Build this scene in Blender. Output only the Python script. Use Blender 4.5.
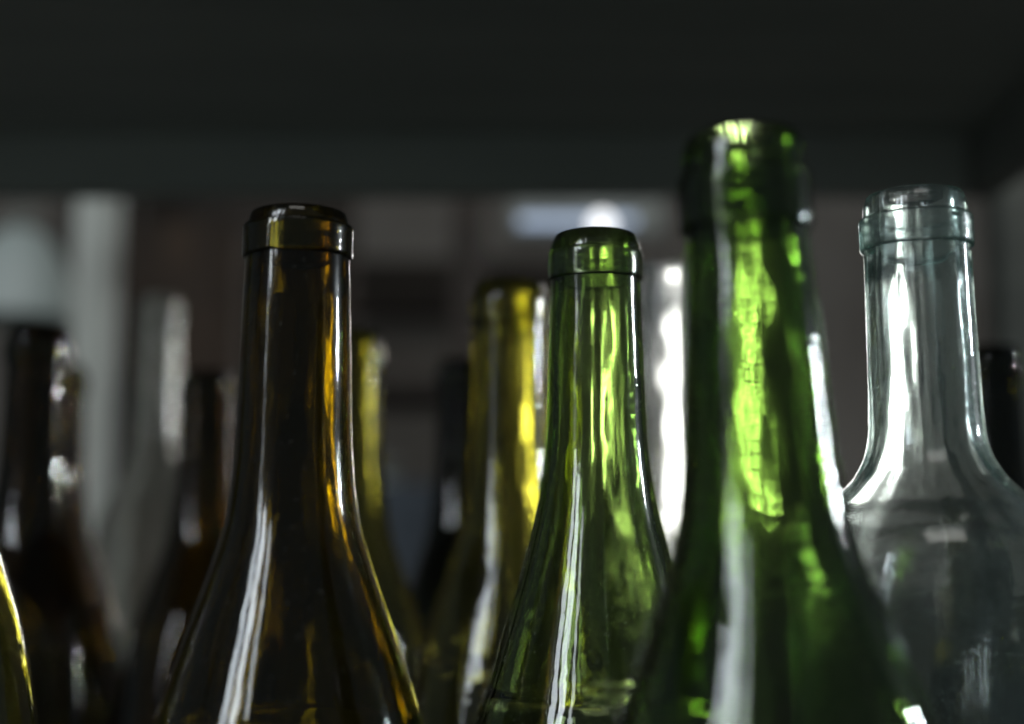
import bpy, bmesh, math, random
import numpy as np
from mathutils import Vector, Matrix

for o in list(bpy.data.objects):
    bpy.data.objects.remove(o)
S = bpy.context.scene
C = S.collection
R = math.radians

# ------------------------------------------------------------------ camera
cam_d = bpy.data.cameras.new('camera')
cam = bpy.data.objects.new('camera', cam_d)
C.objects.link(cam)
cam.location = (0, 0, 0.205)
cam.rotation_euler = (R(90 + 7.5), 0, 0)
cam_d.lens = 50
cam_d.sensor_width = 36
cam_d.clip_start = 0.01
cam_d.clip_end = 60
cam_d.dof.use_dof = True
cam_d.dof.focus_distance = 0.392
cam_d.dof.aperture_fstop = 4.0
S.camera = cam

# ------------------------------------------------------------------ world, lamps, exposure
W = bpy.data.worlds.new('World')
S.world = W
W.use_nodes = True
bg = W.node_tree.nodes['Background']
bg.inputs[0].default_value = (0.74, 0.95, 1.0, 1)
bg.inputs[1].default_value = 0.07

CENTRE = Vector((0.02, 0.45, 0.24))


def pane(az, el, dist, w, h, radiance, col, aim=CENTRE, name='window_or_fill_light'):
    """area lamp standing for one pane of a window or for the added fill; az is measured from +Y towards +X"""
    a, e = R(az), R(el)
    loc = aim + dist * Vector((math.sin(a) * math.cos(e), math.cos(a) * math.cos(e), math.sin(e)))
    d = bpy.data.lights.new(name, 'AREA')
    d.shape = 'RECTANGLE'
    d.size, d.size_y = w, h
    d.color = col
    d.energy = radiance * math.pi * w * h
    o = bpy.data.objects.new(name, d)
    C.objects.link(o)
    o.location = loc
    o.rotation_euler = (aim - loc).to_track_quat('-Z', 'Y').to_euler()
    return o


DAY = (0.84, 0.93, 1.0)
# window behind the camera, to the left
pane(180 + 51, 23, 1.9, 0.17, 0.62, 12, DAY)
pane(180 + 42, 27, 1.9, 0.20, 0.70, 15, DAY)
pane(180 + 31, 31, 1.9, 0.10, 0.5, 9, DAY)
pane(180 + 54, 9, 1.9, 0.09, 0.36, 3.5, DAY)
# added fill lamp high behind the camera, brightening the far side of the room
pane(180, 56, 2.6, 1.3, 1.2, 2.1, (1.0, 0.97, 0.92))
# small bright opening away to the right, out of the picture
pane(78, 11.5, 1.7, 0.04, 0.12, 480, (0.86, 0.95, 1.0))

S.render.engine = 'CYCLES'
S.cycles.use_denoising = True
try:
    S.cycles.denoiser = 'OPENIMAGEDENOISE'
    S.cycles.denoising_prefilter = 'ACCURATE'
except Exception:
    pass
S.cycles.max_bounces = 24
S.cycles.transmission_bounces = 24
S.cycles.glossy_bounces = 10
S.cycles.diffuse_bounces = 3
S.cycles.transparent_max_bounces = 16
S.cycles.blur_glossy = 0.3
S.cycles.sample_clamp_indirect = 30
S.cycles.use_adaptive_sampling = False
S.view_settings.view_transform = 'Standard'
S.view_settings.look = 'None'
S.view_settings.exposure = 0
S.view_settings.gamma = 1


# ------------------------------------------------------------------ materials
def new_mat(name):
    m = bpy.data.materials.new(name)
    m.use_nodes = True
    nt = m.node_tree
    nt.nodes.clear()
    out = nt.nodes.new('ShaderNodeOutputMaterial')
    return m, nt, out


def painted(name, c1, c2, scale=8, rough=0.55, bump=0.1, stretch=(1, 1, 1), metal=0.0):
    m, nt, out = new_mat(name)
    N, L = nt.nodes, nt.links
    b = N.new('ShaderNodeBsdfPrincipled')
    tc = N.new('ShaderNodeTexCoord')
    mp = N.new('ShaderNodeMapping')
    mp.inputs['Scale'].default_value = stretch
    no = N.new('ShaderNodeTexNoise')
    no.inputs['Scale'].default_value = scale
    no.inputs['Detail'].default_value = 8
    no.inputs['Roughness'].default_value = 0.65
    cr = N.new('ShaderNodeValToRGB')
    cr.color_ramp.elements[0].position = 0.35
    cr.color_ramp.elements[1].position = 0.68
    cr.color_ramp.elements[0].color = (*c1, 1)
    cr.color_ramp.elements[1].color = (*c2, 1)
    bp = N.new('ShaderNodeBump')
    bp.inputs['Strength'].default_value = bump
    bp.inputs['Distance'].default_value = 0.002
    L.new(tc.outputs['Object'], mp.inputs[0])
    L.new(mp.outputs[0], no.inputs['Vector'])
    L.new(no.outputs[0], cr.inputs[0])
    L.new(cr.outputs[0], b.inputs['Base Color'])
    L.new(no.outputs[0], bp.inputs['Height'])
    L.new(bp.outputs[0], b.inputs['Normal'])
    b.inputs['Roughness'].default_value = rough
    b.inputs['Metallic'].default_value = metal
    L.new(b.outputs[0], out.inputs[0])
    return m


def glass(name, sigma, dust=0.03, dust_col=(0.55, 0.55, 0.5), rough=0.0, bump=0.16, haze=0.06):
    """bottle glass: clean dielectric surface with moulding streaks, a thin film of dust, absorption in the wall"""
    m, nt, out = new_mat(name)
    N, L = nt.nodes, nt.links
    g = N.new('ShaderNodeBsdfGlass')
    g.inputs['IOR'].default_value = 1.52
    g.inputs['Roughness'].default_value = rough
    tc = N.new('ShaderNodeTexCoord')
    # moulding streaks and pitting
    mp = N.new('ShaderNodeMapping')
    mp.inputs['Scale'].default_value = (1, 1, 0.10)
    n1 = N.new('ShaderNodeTexNoise')
    n1.inputs['Scale'].default_value = 420
    n1.inputs['Detail'].default_value = 3
    n2 = N.new('ShaderNodeTexNoise')
    n2.inputs['Scale'].default_value = 160
    n2.inputs['Detail'].default_value = 2
    ad = N.new('ShaderNodeMath')
    ad.operation = 'MULTIPLY_ADD'
    ad.inputs[1].default_value = 0.5
    bp = N.new('ShaderNodeBump')
    bp.inputs['Strength'].default_value = bump
    bp.inputs['Distance'].default_value = 0.0004
    L.new(tc.outputs['Object'], mp.inputs[0])
    L.new(mp.outputs[0], n1.inputs['Vector'])
    L.new(tc.outputs['Object'], n2.inputs['Vector'])
    L.new(n1.outputs[0], ad.inputs[0])
    L.new(n2.outputs[0], ad.inputs[2])
    L.new(ad.outputs[0], bp.inputs['Height'])
    L.new(bp.outputs[0], g.inputs['Normal'])
    g2 = N.new('ShaderNodeBsdfGlass')
    g2.inputs['IOR'].default_value = 1.52
    g2.inputs['Roughness'].default_value = 0.2
    L.new(bp.outputs[0], g2.inputs['Normal'])
    hz = N.new('ShaderNodeTexNoise')
    hz.inputs['Scale'].default_value = 110
    hz.inputs['Detail'].default_value = 7
    hz.inputs['Roughness'].default_value = 0.75
    hm = N.new('ShaderNodeMapRange')
    hm.inputs['From Min'].default_value = 0.35
    hm.inputs['From Max'].default_value = 0.68
    hm.inputs['To Min'].default_value = haze * 0.2
    hm.inputs['To Max'].default_value = haze * 2.6
    hmp = N.new('ShaderNodeMapping')
    hmp.inputs['Scale'].default_value = (1.6, 1.6, 0.28)
    L.new(tc.outputs['Object'], hmp.inputs[0])
    L.new(hmp.outputs[0], hz.inputs['Vector'])
    L.new(hz.outputs[0], hm.inputs[0])
    # spread of the window glow put into the neck, lower bodies kept dark
    sx = N.new('ShaderNodeSeparateXYZ')
    L.new(tc.outputs['Object'], sx.inputs[0])
    nk = N.new('ShaderNodeMapRange')
    nk.inputs['From Min'].default_value = 0.17
    nk.inputs['From Max'].default_value = 0.245
    nk.inputs['To Min'].default_value = 0.16
    nk.inputs['To Max'].default_value = 1.0
    L.new(sx.outputs['Z'], nk.inputs[0])
    hx = N.new('ShaderNodeMath')
    hx.operation = 'MULTIPLY'
    L.new(hm.outputs[0], hx.inputs[0])
    L.new(nk.outputs[0], hx.inputs[1])
    gm = N.new('ShaderNodeMixShader')
    L.new(hx.outputs[0], gm.inputs[0])
    L.new(g.outputs[0], gm.inputs[1])
    L.new(g2.outputs[0], gm.inputs[2])
    # dust film: cloudy smears and specks
    d = N.new('ShaderNodeBsdfDiffuse')
    d.inputs['Color'].default_value = (*dust_col, 1)
    t = N.new('ShaderNodeBsdfTranslucent')
    t.inputs['Color'].default_value = (*dust_col, 1)
    dm = N.new('ShaderNodeMixShader')
    dm.inputs[0].default_value = 0.5
    L.new(d.outputs[0], dm.inputs[1])
    L.new(t.outputs[0], dm.inputs[2])
    n3 = N.new('ShaderNodeTexNoise')
    n3.inputs['Scale'].default_value = 70
    n3.inputs['Detail'].default_value = 9
    n3.inputs['Roughness'].default_value = 0.7
    mr = N.new('ShaderNodeMapRange')
    mr.inputs['From Min'].default_value = 0.38
    mr.inputs['From Max'].default_value = 0.75
    mr.inputs['To Min'].default_value = dust * 0.35
    mr.inputs['To Max'].default_value = dust * 2.6
    n4 = N.new('ShaderNodeTexNoise')
    n4.inputs['Scale'].default_value = 1300
    n4.inputs['Detail'].default_value = 2
    sp = N.new('ShaderNodeMapRange')
    sp.inputs['From Min'].default_value = 0.685
    sp.inputs['From Max'].default_value = 0.72
    sp.inputs['To Min'].default_value = 0.0
    sp.inputs['To Max'].default_value = min(0.6, 0.30 + dust * 7)
    sm = N.new('ShaderNodeMath')
    sm.operation = 'ADD'
    mp3 = N.new('ShaderNodeMapping')
    mp3.inputs['Scale'].default_value = (1, 1, 0.45)
    L.new(tc.outputs['Object'], mp3.inputs[0])
    L.new(mp3.outputs[0], n3.inputs['Vector'])
    L.new(tc.outputs['Object'], n4.inputs['Vector'])
    L.new(n3.outputs[0], mr.inputs[0])
    L.new(n4.outputs[0], sp.inputs[0])
    L.new(mr.outputs[0], sm.inputs[0])
    L.new(sp.outputs[0], sm.inputs[1])
    mx = N.new('ShaderNodeMixShader')
    L.new(sm.outputs[0], mx.inputs[0])
    L.new(gm.outputs[0], mx.inputs[1])
    L.new(dm.outputs[0], mx.inputs[2])
    L.new(mx.outputs[0], out.inputs['Surface'])
    ab = N.new('ShaderNodeVolumeAbsorption')
    D = max(sigma) * 1.001
    ab.inputs['Density'].default_value = D
    ab.inputs['Color'].default_value = (*[1 - s / D for s in sigma], 1)
    L.new(ab.outputs[0], out.inputs['Volume'])
    return m


G = {
    'brown': glass('amber_brown_glass', (310, 385, 1350), dust=0.006, haze=0.12, dust_col=(0.5, 0.48, 0.42)),
    'green': glass('bright_green_glass', (215, 148, 385), dust=0.012, haze=0.13),
    'deep': glass('deep_green_glass', (340, 245, 540), dust=0.008, haze=0.07),
    'clear': glass('clear_greenish_glass', (30, 9, 15), dust=0.02, haze=0.22, dust_col=(0.62, 0.70, 0.68)),
    'yellow': glass('olive_yellow_glass', (135, 148, 480), dust=0.010, haze=0.18),
    'umber': glass('umber_glass', (390, 500, 1600), dust=0.006, haze=0.06),
    'dark': glass('dark_brown_glass', (620, 640, 1500), dust=0.006, haze=0.01),
    'hazy': glass('brightened_pale_glass', (12, 12, 20), dust=0.12, haze=0.25, dust_col=(0.88, 0.83, 0.75)),  # heavy pale dust stands in for the backlit brightness of the far bottle
    'pale': glass('pale_clear_glass', (9, 5, 7), dust=0.07, haze=0.35, dust_col=(0.8, 0.8, 0.78)),
}
M_floorboard = painted('blackened_shelf_steel', (0.035, 0.036, 0.034), (0.06, 0.061, 0.057), 14, 0.55, 0.15)
M_shelf = painted('dark_painted_steel', (0.22, 0.225, 0.205), (0.34, 0.345, 0.31), 14, 0.5, 0.15)
M_board = painted('grey_shelf_board', (0.50, 0.52, 0.47), (0.62, 0.63, 0.57), 10, 0.6, 0.2, (0.4, 3, 1))
M_wall = painted('dull_grey_brown_plaster', (0.24, 0.205, 0.18), (0.42, 0.37, 0.33), 2.2, 0.9, 0.4)
M_floor = painted('dark_concrete', (0.04, 0.04, 0.038), (0.08, 0.078, 0.072), 3, 0.8, 0.3)
M_post = painted('pale_grey_paint', (0.66, 0.67, 0.61), (0.78, 0.79, 0.73), 5, 0.6, 0.1)
M_beam = painted('dark_timber', (0.03, 0.022, 0.017), (0.07, 0.05, 0.038), 6, 0.7, 0.4, (0.5, 4, 4))
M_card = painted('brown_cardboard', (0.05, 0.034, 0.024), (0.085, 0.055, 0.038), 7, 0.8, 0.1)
M_tape = painted('packing_tape', (0.08, 0.05, 0.033), (0.11, 0.075, 0.05), 9, 0.85, 0.05)
M_crate = painted('slate_blue_plastic', (0.05, 0.065, 0.085), (0.085, 0.10, 0.125), 4, 0.5, 0.1)
M_enamel = painted('pale_enamel', (0.66, 0.74, 0.71), (0.76, 0.82, 0.79), 5, 0.4, 0.05)


def emit(name, col, s):
    m, nt, out = new_mat(name)
    e = nt.nodes.new('ShaderNodeEmission')
    e.inputs[0].default_value = (*col, 1)
    e.inputs[1].default_value = s
    nt.links.new(e.outputs[0], out.inputs[0])
    return m


M_tube = emit('lamp_tube_light', (0.62, 0.76, 1.0), 0.75)
M_pane = emit('window_daylight', (1.0, 0.99, 0.94), 8.0)
_nt = M_pane.node_tree   # daylight strength varied by noise to make the glow patchy
_tc = _nt.nodes.new('ShaderNodeTexCoord')
_no = _nt.nodes.new('ShaderNodeTexNoise')
_no.inputs['Scale'].default_value = 20
_no.inputs['Detail'].default_value = 6
_mr = _nt.nodes.new('ShaderNodeMapRange')
_mr.inputs['From Min'].default_value = 0.34
_mr.inputs['From Max'].default_value = 0.66
_mr.inputs['To Min'].default_value = 4.0
_mr.inputs['To Max'].default_value = 30.0
_nt.links.new(_tc.outputs['Object'], _no.inputs['Vector'])
_nt.links.new(_no.outputs[0], _mr.inputs[0])
_nt.links.new(_mr.outputs[0], _nt.nodes['Emission'].inputs[1])
M_bulb = emit('lamp_bulb_light', (0.95, 0.97, 1.0), 2.2)


# ------------------------------------------------------------------ helpers
def link(name, me, mat, parent=None, loc=(0, 0, 0)):
    o = bpy.data.objects.new(name, me)
    if mat:
        me.materials.clear()
        me.materials.append(mat)
    C.objects.link(o)
    o.location = loc
    o.parent = parent
    return o


def empty(name, loc=(0, 0, 0), label=None, cat=None, group=None):
    o = bpy.data.objects.new(name, None)
    o.empty_display_size = 0.03
    C.objects.link(o)
    o.location = loc
    if label:
        tag(o, label, cat, group)
    return o


def tag(o, label, cat, group=None):
    o['label'] = label
    o['category'] = cat
    if group:
        o['group'] = group
    return o


def struct(o):
    o['kind'] = 'structure'
    return o


def box(name, lo, hi, mat, parent=None, bevel=0.002, loc=(0, 0, 0)):
    bm = bmesh.new()
    bmesh.ops.create_cube(bm, size=1)
    lo, hi = Vector(lo), Vector(hi)
    for v in bm.verts:
        v.co = Vector([lo[i] + (v.co[i] + 0.5) * (hi[i] - lo[i]) for i in range(3)])
    if bevel:
        bmesh.ops.bevel(bm, geom=bm.edges[:], offset=bevel, segments=2, affect='EDGES')
    me = bpy.data.meshes.new(name)
    bm.to_mesh(me)
    bm.free()
    return link(name, me, mat, parent, loc)


def pchip(xs, ys, q):
    """monotone cubic through the measured profile points"""
    xs, ys = np.array(xs, float), np.array(ys, float)
    h = np.diff(xs)
    d = np.diff(ys) / h
    m = np.zeros_like(xs)
    m[0], m[-1] = d[0], d[-1]
    for i in range(1, len(xs) - 1):
        if d[i - 1] * d[i] > 0:
            w1, w2 = 2 * h[i] + h[i - 1], h[i] + 2 * h[i - 1]
            m[i] = (w1 + w2) / (w1 / d[i - 1] + w2 / d[i])
    k = np.clip(np.searchsorted(xs, q) - 1, 0, len(h) - 1)
    t = (q - xs[k]) / h[k]
    return ((2 * t**3 - 3 * t**2 + 1) * ys[k] + (t**3 - 2 * t**2 + t) * h[k] * m[k]
            + (-2 * t**3 + 3 * t**2) * ys[k + 1] + (t**3 - t**2) * h[k] * m[k + 1])


def lathe(name, prof, mat, parent, seg=96, wob=None, closed=False):
    """prof: list of (r, z), walked so that the surface faces outwards; wob(theta, r, z, k) adds to the radius"""
    n = len(prof)
    verts, idx = [], []
    for k, (r, z) in enumerate(prof):
        if r < 1e-6:
            idx.append([len(verts)] * seg)
            verts.append((0, 0, z))
        else:
            row = []
            for j in range(seg):
                th = 2 * math.pi * j / seg
                rr = r + (wob(th, r, z, k) if wob else 0)
                row.append(len(verts))
                verts.append((rr * math.cos(th), rr * math.sin(th), z))
            idx.append(row)
    faces = []
    for k in range(n if closed else n - 1):
        a, b = idx[k], idx[(k + 1) % n]
        for j in range(seg):
            j2 = (j + 1) % seg
            f = [a[j], a[j2], b[j2], b[j]]
            g = []
            for v in f:
                if v not in g:
                    g.append(v)
            if len(g) > 2:
                faces.append(g)
    me = bpy.data.meshes.new(name)
    me.from_pydata(verts, [], faces)
    me.polygons.foreach_set('use_smooth', [True] * len(me.polygons))
    me.update()
    return link(name, me, mat, parent)


def arc(cx, cz, r, a0, a1, n):
    return [(cx + r * math.cos(R(a0 + (a1 - a0) * i / n)), cz + r * math.sin(R(a0 + (a1 - a0) * i / n))) for i in range(n + 1)]


def make_bottle(name, label, group, loc, mat, prof, collar, seed, lean=0.0, lean_y=0.0, wall=(3.3, 2.6), seg=150, wavy=1.0, turn=0.0, rings=150):
    """prof: outer (height, radius) in mm from base to lip top; collar: (h0, h1, radius) in mm"""
    rnd = random.Random(seed)
    root = empty(name, loc, label, 'bottle', group)
    H = prof[-1][0]
    hs = [p[0] for p in prof]
    rs = [p[1] for p in prof]
    rb = rs[0]
    zz = np.concatenate([np.linspace(hs[0], H * 0.55, 22)[:-1], np.linspace(H * 0.55, H, rings)])
    rr = pchip(hs, rs, zz)
    out = [(0, 22e-3), (6e-3, 21e-3), (14e-3, 13e-3), (21e-3, 4e-3), (26e-3, 0.6e-3), (29e-3, 0.0), ((rb - 3) * 1e-3, 0.6e-3), ((rb - 1) * 1e-3, 2.2e-3)]
    out += [(r * 1e-3, z * 1e-3) for r, z in zip(rr, zz)]
    # rounded lip, then down the bore
    rt = rr[-1]
    bore = [(z, max(2.0, r - (wall[0] if z > H - 95 else wall[0] + (wall[1] - wall[0]) * min(1, (H - 95 - z) / 40)))) for z, r in zip(zz, rr)]
    bore_top = 9.4
    lipw = (rt - bore_top) / 2
    lip = arc((rt - lipw), H - 0.0, lipw, 0, 180, 8)[1:-1]
    out += [(r * 1e-3, (H + (z - H) * 0.55) * 1e-3) for r, z in lip]
    n_outer = len(out)
    inner = []
    for z, b in reversed(bore):
        if z > H - 20:
            s = (H - z) / 20
            b = bore_top + (min(b, 10.2) - bore_top) * s
        elif z > H - 95:
            pass
        inner.append((b * 1e-3, z * 1e-3))
    # smooth bore
    ir = np.array([p[0] for p in inner])
    for _ in range(3 * rings // 60):
        ir[1:-1] = (ir[:-2] + 2 * ir[1:-1] + ir[2:]) / 4
    inner = [(a, p[1]) for a, p in zip(ir, inner) if p[1] > 0.012]
    out += inner
    out += [(30e-3, 7e-3), (24e-3, 9e-3), (16e-3, 17e-3), (7e-3, 25e-3), (0, 26e-3)]
    modes = [(k, rnd.uniform(0, 6.28), rnd.uniform(-14, 14), rnd.uniform(0.4, 1.0) / (k ** 0.9), rnd.uniform(0, 6.28), rnd.uniform(12, 60))
             for k in (2, 3, 5, 7, 9, 11, 14, 17, 21, 26, 31)]

    def wob(th, r, z, k):
        a = 0
        for (kk, ph, tw, am, p2, fz) in modes:
            a += am * math.cos(kk * th + ph + tw * z) * (0.7 + 0.5 * math.sin(fz * z * 3 + p2))
        if k >= n_outer:
            fade = min(1, max(0.25, (H * 1e-3 - z) / 0.03))
            return a * 0.21e-3 * wavy * fade
        return a * 0.022e-3 * wavy
    fine = [(k, rnd.uniform(0, 6.28), rnd.uniform(-25, 25), rnd.uniform(0.3, 1.0) * (7.0 / k) ** 0.6, rnd.uniform(0, 6.28), rnd.uniform(60, 330))
            for k in (4, 5, 6, 7, 8, 9, 10, 11, 13, 15, 17, 19, 22)]

    ripple = [(rnd.randint(3, 12), rnd.uniform(0, 6.28), rnd.uniform(900, 1900), rnd.uniform(0, 6.28)) for _ in range(8)]

    def wob_all(th, r, z, k):
        w = wob(th, r, z, k)
        if k >= n_outer:
            up = min(1, max(0.3, (z - 0.14) / 0.06))
            fade = min(1, max(0.3, (H * 1e-3 - z) / 0.02))
            w += 0.023e-3 * wavy * up * fade * sum(am * math.cos(kk * th + ph + tw * z) * math.sin(fz * z + p2) for (kk, ph, tw, am, p2, fz) in fine)
            w += 0.004e-3 * wavy * up * sum(math.cos(kk * th + ph) * math.sin(fz * z + p2) for (kk, ph, fz, p2) in ripple)
        elif z > 0.03:
            # the two mould seams
            for s0 in (0.9, 0.9 + math.pi):
                dth = (th - s0 + math.pi) % (2 * math.pi) - math.pi
                w += 0.09e-3 * math.exp(-(dth * r / 0.0005) ** 2)
        return w
    b = lathe('body', out, mat, root, seg, wob_all)
    # the glass ring moulded round the neck just under the lip
    if collar:
        h0, h1, rc = collar
        rin = float(min(pchip(hs, rs, np.array([h0, (h0 + h1) / 2, h1])))) - 0.25
        e = 0.9
        cs = arc(rc - e, h0 + e, e, -90, 0, 4) + arc(rc - e - 0.15, h1 - e * 1.2, e * 1.2, 0, 90, 4)
        ring = [(rin, h0)] + cs + [(rin, h1)]
        ring = [(r * 1e-3, z * 1e-3) for r, z in ring]
        dense = []
        for q in range(len(ring)):
            a0, a1 = ring[q], ring[(q + 1) % len(ring)]
            L = math.hypot(a1[0] - a0[0], a1[1] - a0[1])
            n = max(1, int(L / 1.0e-3))
            dense += [(a0[0] + (a1[0] - a0[0]) * i / n, a0[1] + (a1[1] - a0[1]) * i / n) for i in range(n)]

        def wob2(th, r, z, k):
            if r < (rin + 0.1) * 1e-3:
                return 0
            a = sum(am * math.cos(kk * th + ph * 1.7 + tw * z) for (kk, ph, tw, am, p2, fz) in modes)
            return a * 0.05e-3 * wavy
        lathe('collar', dense, mat, root, seg, wob2, closed=True)
    root.rotation_mode = 'ZYX'
    root.rotation_euler = (lean_y, lean, turn)
    # a leaning bottle stands on the edge of its base
    if lean or lean_y:
        t = math.hypot(lean, lean_y)
        root.location.z += 0.029 * math.sin(t)
    return root


# ------------------------------------------------------------------ the surroundings
struct(box('floor', (-4, -3, -1.02), (4, 4.2, -0.95), M_floor, bevel=0))
struct(box('wall', (-4, 3.2, -0.95), (4, 3.3, 2.6), M_wall, bevel=0))

# the shelf the bottles stand on and the one above it
SX0, SX1, SY0, SY1 = -0.62, 0.318, 0.20, 0.92
rack = empty('steel_rack', (0, 0.5, -0.95), 'dark steel rack whose upper shelf runs dim across the top above the bottles', 'rack')


def rk(name, lo, hi, mat, bevel=0.0015):
    return box(name, lo, hi, mat, rack, bevel, (0, -0.5, 0.95))


rk('shelf_board', (SX0, SY0, -0.020), (SX1, SY1, 0.0), M_floorboard)
rk('shelf_board', (SX0, SY0, 0.476), (SX1, SY1, 0.496), M_board)
rk('shelf_rail', (SX0 + 0.03, SY1 - 0.016, 0.436), (SX1 - 0.02, SY1 + 0.006, 0.4755), M_board)
rk('shelf_rail', (SX1 - 0.018, SY0 + 0.03, 0.436), (SX1 + 0.004, SY1 + 0.006, 0.4755), M_shelf)
rk('shelf_rail', (SX0 + 0.03, SY1 - 0.016, -0.062), (SX1 - 0.02, SY1 + 0.006, -0.0205), M_shelf)
for x in (SX0 - 0.026, SX1 + 0.005):
    for y in (SY0 - 0.01, SY1 + 0.007):
        rk('post', (x, y, -0.95), (x + 0.024, y + 0.024, 0.62), M_shelf)

# ------------------------------------------------------------------ bottles
BURG = [(2.5, 40.0), (60, 41.0), (115, 40.6), (138, 38.8)]
front = 'bottles in the front of the shelf'
back = 'bottles in the rows behind'

make_bottle('wine_bottle', 'dark amber brown wine bottle in sharp focus with a white streak down its shoulder', front,
            (-0.0567, 0.370, 0), G['brown'],
            BURG + [(161.5, 34.0), (173, 30.3), (183, 27.0), (193, 23.5), (203, 20.1), (213, 17.2), (224, 15.7), (234, 15.0),
                    (258, 14.4), (281, 13.7), (288, 13.3), (291, 13.1), (292.8, 12.6)], (281.0, 290.0, 14.6), 3)
make_bottle('wine_bottle', 'bright green wine bottle in sharp focus between the brown and the tallest-looking green one', front,
            (0.0248, 0.415, 0), G['green'],
            BURG + [(156.5, 35.4), (169, 31.0), (180, 27.8), (191, 24.5), (202.5, 21.2), (214, 18.2), (225, 16.2), (237, 14.9),
                    (260, 14.1), (283, 13.4), (292, 13.5), (294.6, 13.1), (297.2, 12.0)], (283.6, 292.4, 14.1), 11, turn=0.6)
make_bottle('wine_bottle', 'large near green wine bottle, slightly blurred and leaning, its mouth highest in the picture', front,
            (0.0600, 0.300, 0), G['deep'],
            BURG + [(148, 37.6), (159, 35.4), (169.7, 32.4), (180.6, 28.2), (189.6, 24.6), (200.7, 20.4), (215.7, 17.1), (227, 15.9),
                    (236, 15.3), (249, 14.5), (271, 13.2), (285, 13.2), (289, 13.1), (292.3, 12.2)], (271.8, 284.5, 14.4), 23, lean=R(-2.0), turn=1.9, wavy=1.5)
make_bottle('wine_bottle', 'clear glass wine bottle with rounded shoulders at the right edge', front,
            (0.1128, 0.375, 0), G['clear'],
            [(2.5, 36.5), (60, 37.3), (150, 37.4), (185, 37.2), (197, 36.2), (206, 33.8), (213, 29.6), (219, 23.6), (224, 19.0),
             (229.5, 16.2), (236, 14.9), (252, 14.4), (283, 14.0), (291, 13.9), (295.5, 13.7), (298.6, 12.9)], (284.2, 293.2, 14.95), 31, lean=R(-0.8), turn=0.4, wavy=1.3)
make_bottle('wine_bottle', 'olive yellow wine bottle, softly blurred, directly left of the bright green one', back,
            (-0.0010, 0.520, 0), G['yellow'],
            BURG + [(150, 36.4), (162, 34.0), (174, 31.0), (188, 26.3), (202, 21.4), (212, 18.6), (223, 16.8), (245, 14.6), (280, 13.7), (296, 13.8), (299, 13.4), (302.3, 12.4)],
            (287.0, 296.8, 14.9), 41, turn=2.2)
make_bottle('wine_bottle', 'bright blurred clear bottle seen between the two green bottles', back,
            (0.0664, 0.585, 0), G['pale'],
            [(2.5, 37), (60, 38), (160, 38), (190, 36.5), (205, 32), (218, 25), (230, 19), (242, 16), (262, 14.4), (300, 13.6), (316, 13.6), (322, 12.4)],
            (304, 313, 14.4), 43, wavy=1.7, turn=1.1)
BG_PROF = BURG + [(150, 36.4), (162, 34.0), (174, 31.0), (188, 26.3), (202, 21.4), (212, 18.6), (223, 16.8), (245, 14.6), (280, 13.7), (294, 13.6), (297, 13.2), (300.2, 12.3)]


def scaled(prof, h):
    k = h / prof[-1][0]
    return [(a * k, b) for a, b in prof]


for label, loc, mat, h, seed in [
    ('blurred olive bottle half hidden behind the right side of the sharp brown bottle', (-0.0728, 0.640), 'yellow', 302, 51),
    ('dark brown blurred bottle near the left edge, nearer and larger of the pair there', (-0.2082, 0.620), 'umber', 301, 52),
    ('dark blurred bottle peeking out on the right behind the larger brown one at left', (-0.2552, 0.800), 'umber', 308, 53),
    ('dark brown blurred bottle just left of the sharp brown bottle', (-0.1621, 0.750), 'umber', 298, 54),
    ('olive green bottle cut by the left picture edge, only its shoulder showing', (-0.1752, 0.420), 'yellow', 318, 55),
    ('very dark blurred bottle half hidden behind the left side of the olive yellow one', (-0.0260, 0.750), 'dark', 304, 56),
    ('very dark blurred bottle half hidden behind the clear bottle at right', (0.2241, 0.660), 'dark', 298, 57),
]:
    make_bottle('wine_bottle', label, back, (loc[0], loc[1], 0), G[mat], scaled(BG_PROF, h), (h - 15.5, h - 5.5, 14.9), seed, seg=88, turn=seed, rings=80)
make_bottle('wine_bottle', 'tall pale clear bottle, heavily blurred, at the back beside the pale post', back,
            (-0.2204, 0.880, 0), G['hazy'],
            [(2.5, 35), (60, 36), (180, 36), (215, 34), (232, 29), (246, 22), (258, 17), (275, 14), (310, 13.2), (355, 12.8), (361, 11.8)],
            (344, 354, 13.6), 61, seg=88, wavy=2.6, rings=80)

# ------------------------------------------------------------------ blurred things behind the rack
post = tag(box('pale_post', (-0.019, -0.03, 0), (0.019, 0.03, 2.4), M_post, None, 0.004, (-0.460, 1.55, -0.95)),
           'pale grey upright post standing blurred behind the bottles at left', 'post')

lamp = empty('pendant_lamp', (-0.570, 1.62, 0.500), 'pale blurred dome-shaped lamp shade at the left edge beside the post', 'lamp')
dome = [(0.010, 0.075), (0.022, 0.072), (0.034, 0.062), (0.050, 0.035), (0.062, 0.005), (0.068, -0.03), (0.069, -0.034), (0.066, -0.03), (0.060, 0.004), (0.048, 0.033), (0.032, 0.059), (0.010, 0.071)]
lathe('lamp_shade', dome, M_enamel, lamp, 48)
lathe('cord', [(0.003, 0.073), (0.003, 1.2)], M_shelf, lamp, 12)
lathe('lamp_holder', [(0.0, 0.04), (0.014, 0.04), (0.014, 0.09), (0.004, 0.10), (0, 0.10)], M_shelf, lamp, 24)

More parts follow.
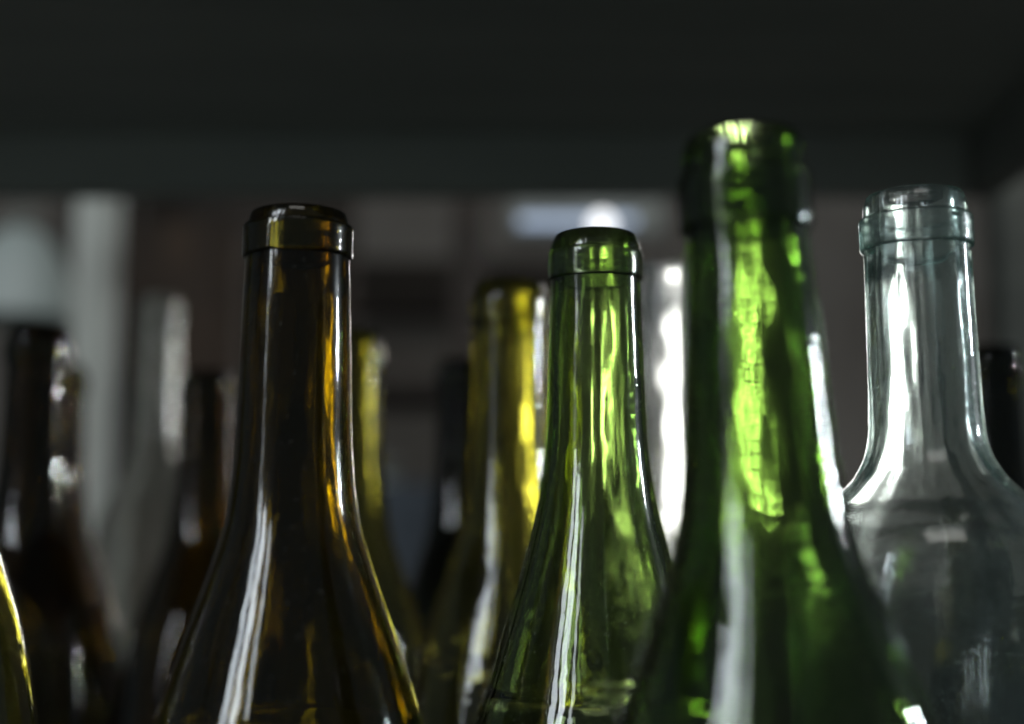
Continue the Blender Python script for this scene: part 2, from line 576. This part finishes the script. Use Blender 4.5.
# bright narrow windows in the far wall, right behind the nearest green bottle
def make_window(loc, wx, bars, label, mullion):
    win = empty('window', loc, label, 'window')
    wz = bars[-1]
    for side in (-1, 1):
        box('frame', (side * (wx + 0.006) - 0.006, -0.03, -0.03), (side * (wx + 0.006) + 0.006, -0.002, wz + 0.03), M_beam, win, 0.002)
    for z in (-0.03, wz):
        box('frame', (-wx, -0.028, z), (wx, -0.002, z + 0.03), M_beam, win, 0.002)
    for k in range(1, len(bars) - 1, 2):
        box('added_glazing_bar', (-wx, -0.022, bars[k]), (wx, -0.003, bars[k + 1]), M_beam, win, 0.002)  # unseen bars, added and spaced to break the glow into blobs
    if mullion:
        box('added_glazing_bar', (-0.02, -0.0245, 0), (0.02, -0.0005, wz), M_beam, win, 0.002)  # unseen mullion, thickened to split the glow into two columns
    for k in range(0, len(bars), 2):
        for x0, x1 in (((-wx, -0.02), (0.02, wx)) if mullion else ((-wx, wx),)):
            box('pane', (x0, -0.012, bars[k]), (x1, -0.006, bars[k + 1]), M_pane, win, 0)


make_window((0.528, 3.2, 0.31), 0.070, [0.0, 0.115, 0.145, 0.260, 0.290, 0.405, 0.435, 0.550, 0.580, 0.695, 0.725, 0.83],
            'tall bright window hidden behind the near green bottle and glowing through its glass', True)
make_window((0.382, 3.2, 0.31), 0.032, [0.0, 0.135, 0.155, 0.290, 0.310, 0.450],
            'narrow bright window hidden behind the blurred clear bottle and shining through it', False)

tube = empty('hanging_lamp', (0.0735, 1.35, 0.521), 'small lit lamp with bluish tube and one bright spot, blurred above the middle green bottle', 'lamp')
box('lamp_housing', (-0.075, 0.006, -0.012), (0.075, 0.03, 0.026), M_shelf, tube, 0.003)


def rod(name, x0, x1, r, mat, y=0.0, z=0.0):
    o = lathe(name, [(0, x0), (r, x0), (r, x1), (0, x1)], mat, tube, 20)
    o.rotation_euler = (0, R(90), 0)
    o.location = (0, y, z)
    return o


rod('tube', -0.066, 0.046, 0.0048, M_tube)
bulb = lathe('bulb', [(0, -0.011)] + arc(0, 0, 0.011, -80, 80, 12) + [(0, 0.011)], M_bulb, tube, 24)
bulb.location = (0.0125, -0.018, -0.008)
for x in (-0.05, 0.05):
    box('hanging_rod', (x - 0.003, 0.015, 0.0265), (x + 0.003, 0.021, 1.9), M_shelf, tube, 0.001)

cab = empty('added_dark_cabinet', (0.72, 2.72, -0.95), 'added dark low cabinet along the wall below the bright windows, darkening the lower bottle bodies', 'cabinet')  # added so that the view through the lower bottle bodies turns dark
box('carcass', (-0.80, -0.25, 0.06), (0.80, 0.25, 1.10), M_beam, cab, 0.004)
box('top', (-0.82, -0.27, 1.1005), (0.82, 0.26, 1.13), M_beam, cab, 0.004)
for k in range(4):
    d_ = box('door', (-0.79 + k * 0.396, -0.272, 0.10), (-0.79 + k * 0.396 + 0.388, -0.2505, 1.07), M_beam, cab, 0.003)
    box('handle', (-0.79 + k * 0.396 + 0.33, -0.295, 0.70), (-0.79 + k * 0.396 + 0.345, -0.2725, 0.82), M_shelf, d_, 0.002)
for x in (-0.75, 0.69):
    for y in (-0.22, 0.16):
        box('leg', (x, y, 0), (x + 0.06, y + 0.06, 0.0595), M_beam, cab, 0.002)

beam = tag(box('timber_beam', (-0.5, -0.06, -0.06), (0.5, 0.06, 0.06), M_beam, None, 0.005, (-0.30, 3.138, 0.78)),
           'dark blurred beam fixed level on the wall between the amber and olive yellow bottles', 'beam')

brk = empty('storage_rack', (-0.40, 2.0, -0.95), 'dark blurred storage rack standing behind the bottles at left', 'rack')
for x in (-0.21, 0.32):
    box('post', (x, -0.14, 0), (x + 0.035, -0.10, 1.9), M_beam, brk, 0.003)
    box('post', (x, 0.10, 0), (x + 0.035, 0.14, 1.9), M_beam, brk, 0.003)
for z in (1.05, 1.36):
    box('shelf_board', (-0.172, -0.135, z), (0.318, 0.135, z + 0.022), M_beam, brk, 0.003)
box('back_panel', (-0.172, 0.142, 0.9), (0.16, 0.155, 1.88), M_beam, brk, 0.002)
Z1, Z2 = -0.95 + 1.0725, -0.95 + 1.3825


def carton(loc, w, d, h, label):
    t = empty('cardboard_box', loc, label, 'box')
    box('carton', (-w / 2, -d / 2, 0), (w / 2, d / 2, h), M_card, t, 0.003)
    box('tape', (-0.02, -d / 2 - 0.0015, h - 0.06), (0.02, d / 2 + 0.0015, h + 0.0015), M_tape, t, 0.0005)
    return t


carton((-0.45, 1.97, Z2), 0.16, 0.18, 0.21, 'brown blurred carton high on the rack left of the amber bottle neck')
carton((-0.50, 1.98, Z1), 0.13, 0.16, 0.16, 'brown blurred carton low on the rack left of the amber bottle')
cr = empty('plastic_crate', (-0.165, 1.97, Z1), 'slate blue blurred crate low between the brown and the olive yellow bottle', 'crate')
for lo, hi in (((-0.075, -0.08, 0), (0.075, 0.08, 0.008)), ((-0.075, -0.08, 0.0085), (0.075, -0.074, 0.17)), ((-0.075, 0.074, 0.0085), (0.075, 0.08, 0.17)),
               ((-0.075, -0.0735, 0.0085), (-0.069, 0.0735, 0.17)), ((0.069, -0.0735, 0.0085), (0.075, 0.0735, 0.17))):
    box('crate_panel', lo, hi, M_crate, cr, 0.001)
for z in (0.03, 0.075, 0.12):
    box('crate_rib', (-0.07, -0.086, z), (0.07, -0.081, z + 0.02), M_crate, cr, 0.001)
jar = empty('glass_jar', (-0.185, 1.97, Z1 + 0.010), 'small pale blurred jar poking out of the slate blue crate', 'jar')
lathe('body', [(0, 0), (0.028, 0.0), (0.031, 0.004), (0.031, 0.15), (0.026, 0.17), (0.0, 0.172)], M_enamel, jar, 32)
lathe('lid', [(0, 0.1725), (0.029, 0.1725), (0.03, 0.176), (0.03, 0.194), (0.028, 0.198), (0, 0.199)], M_shelf, jar, 32)
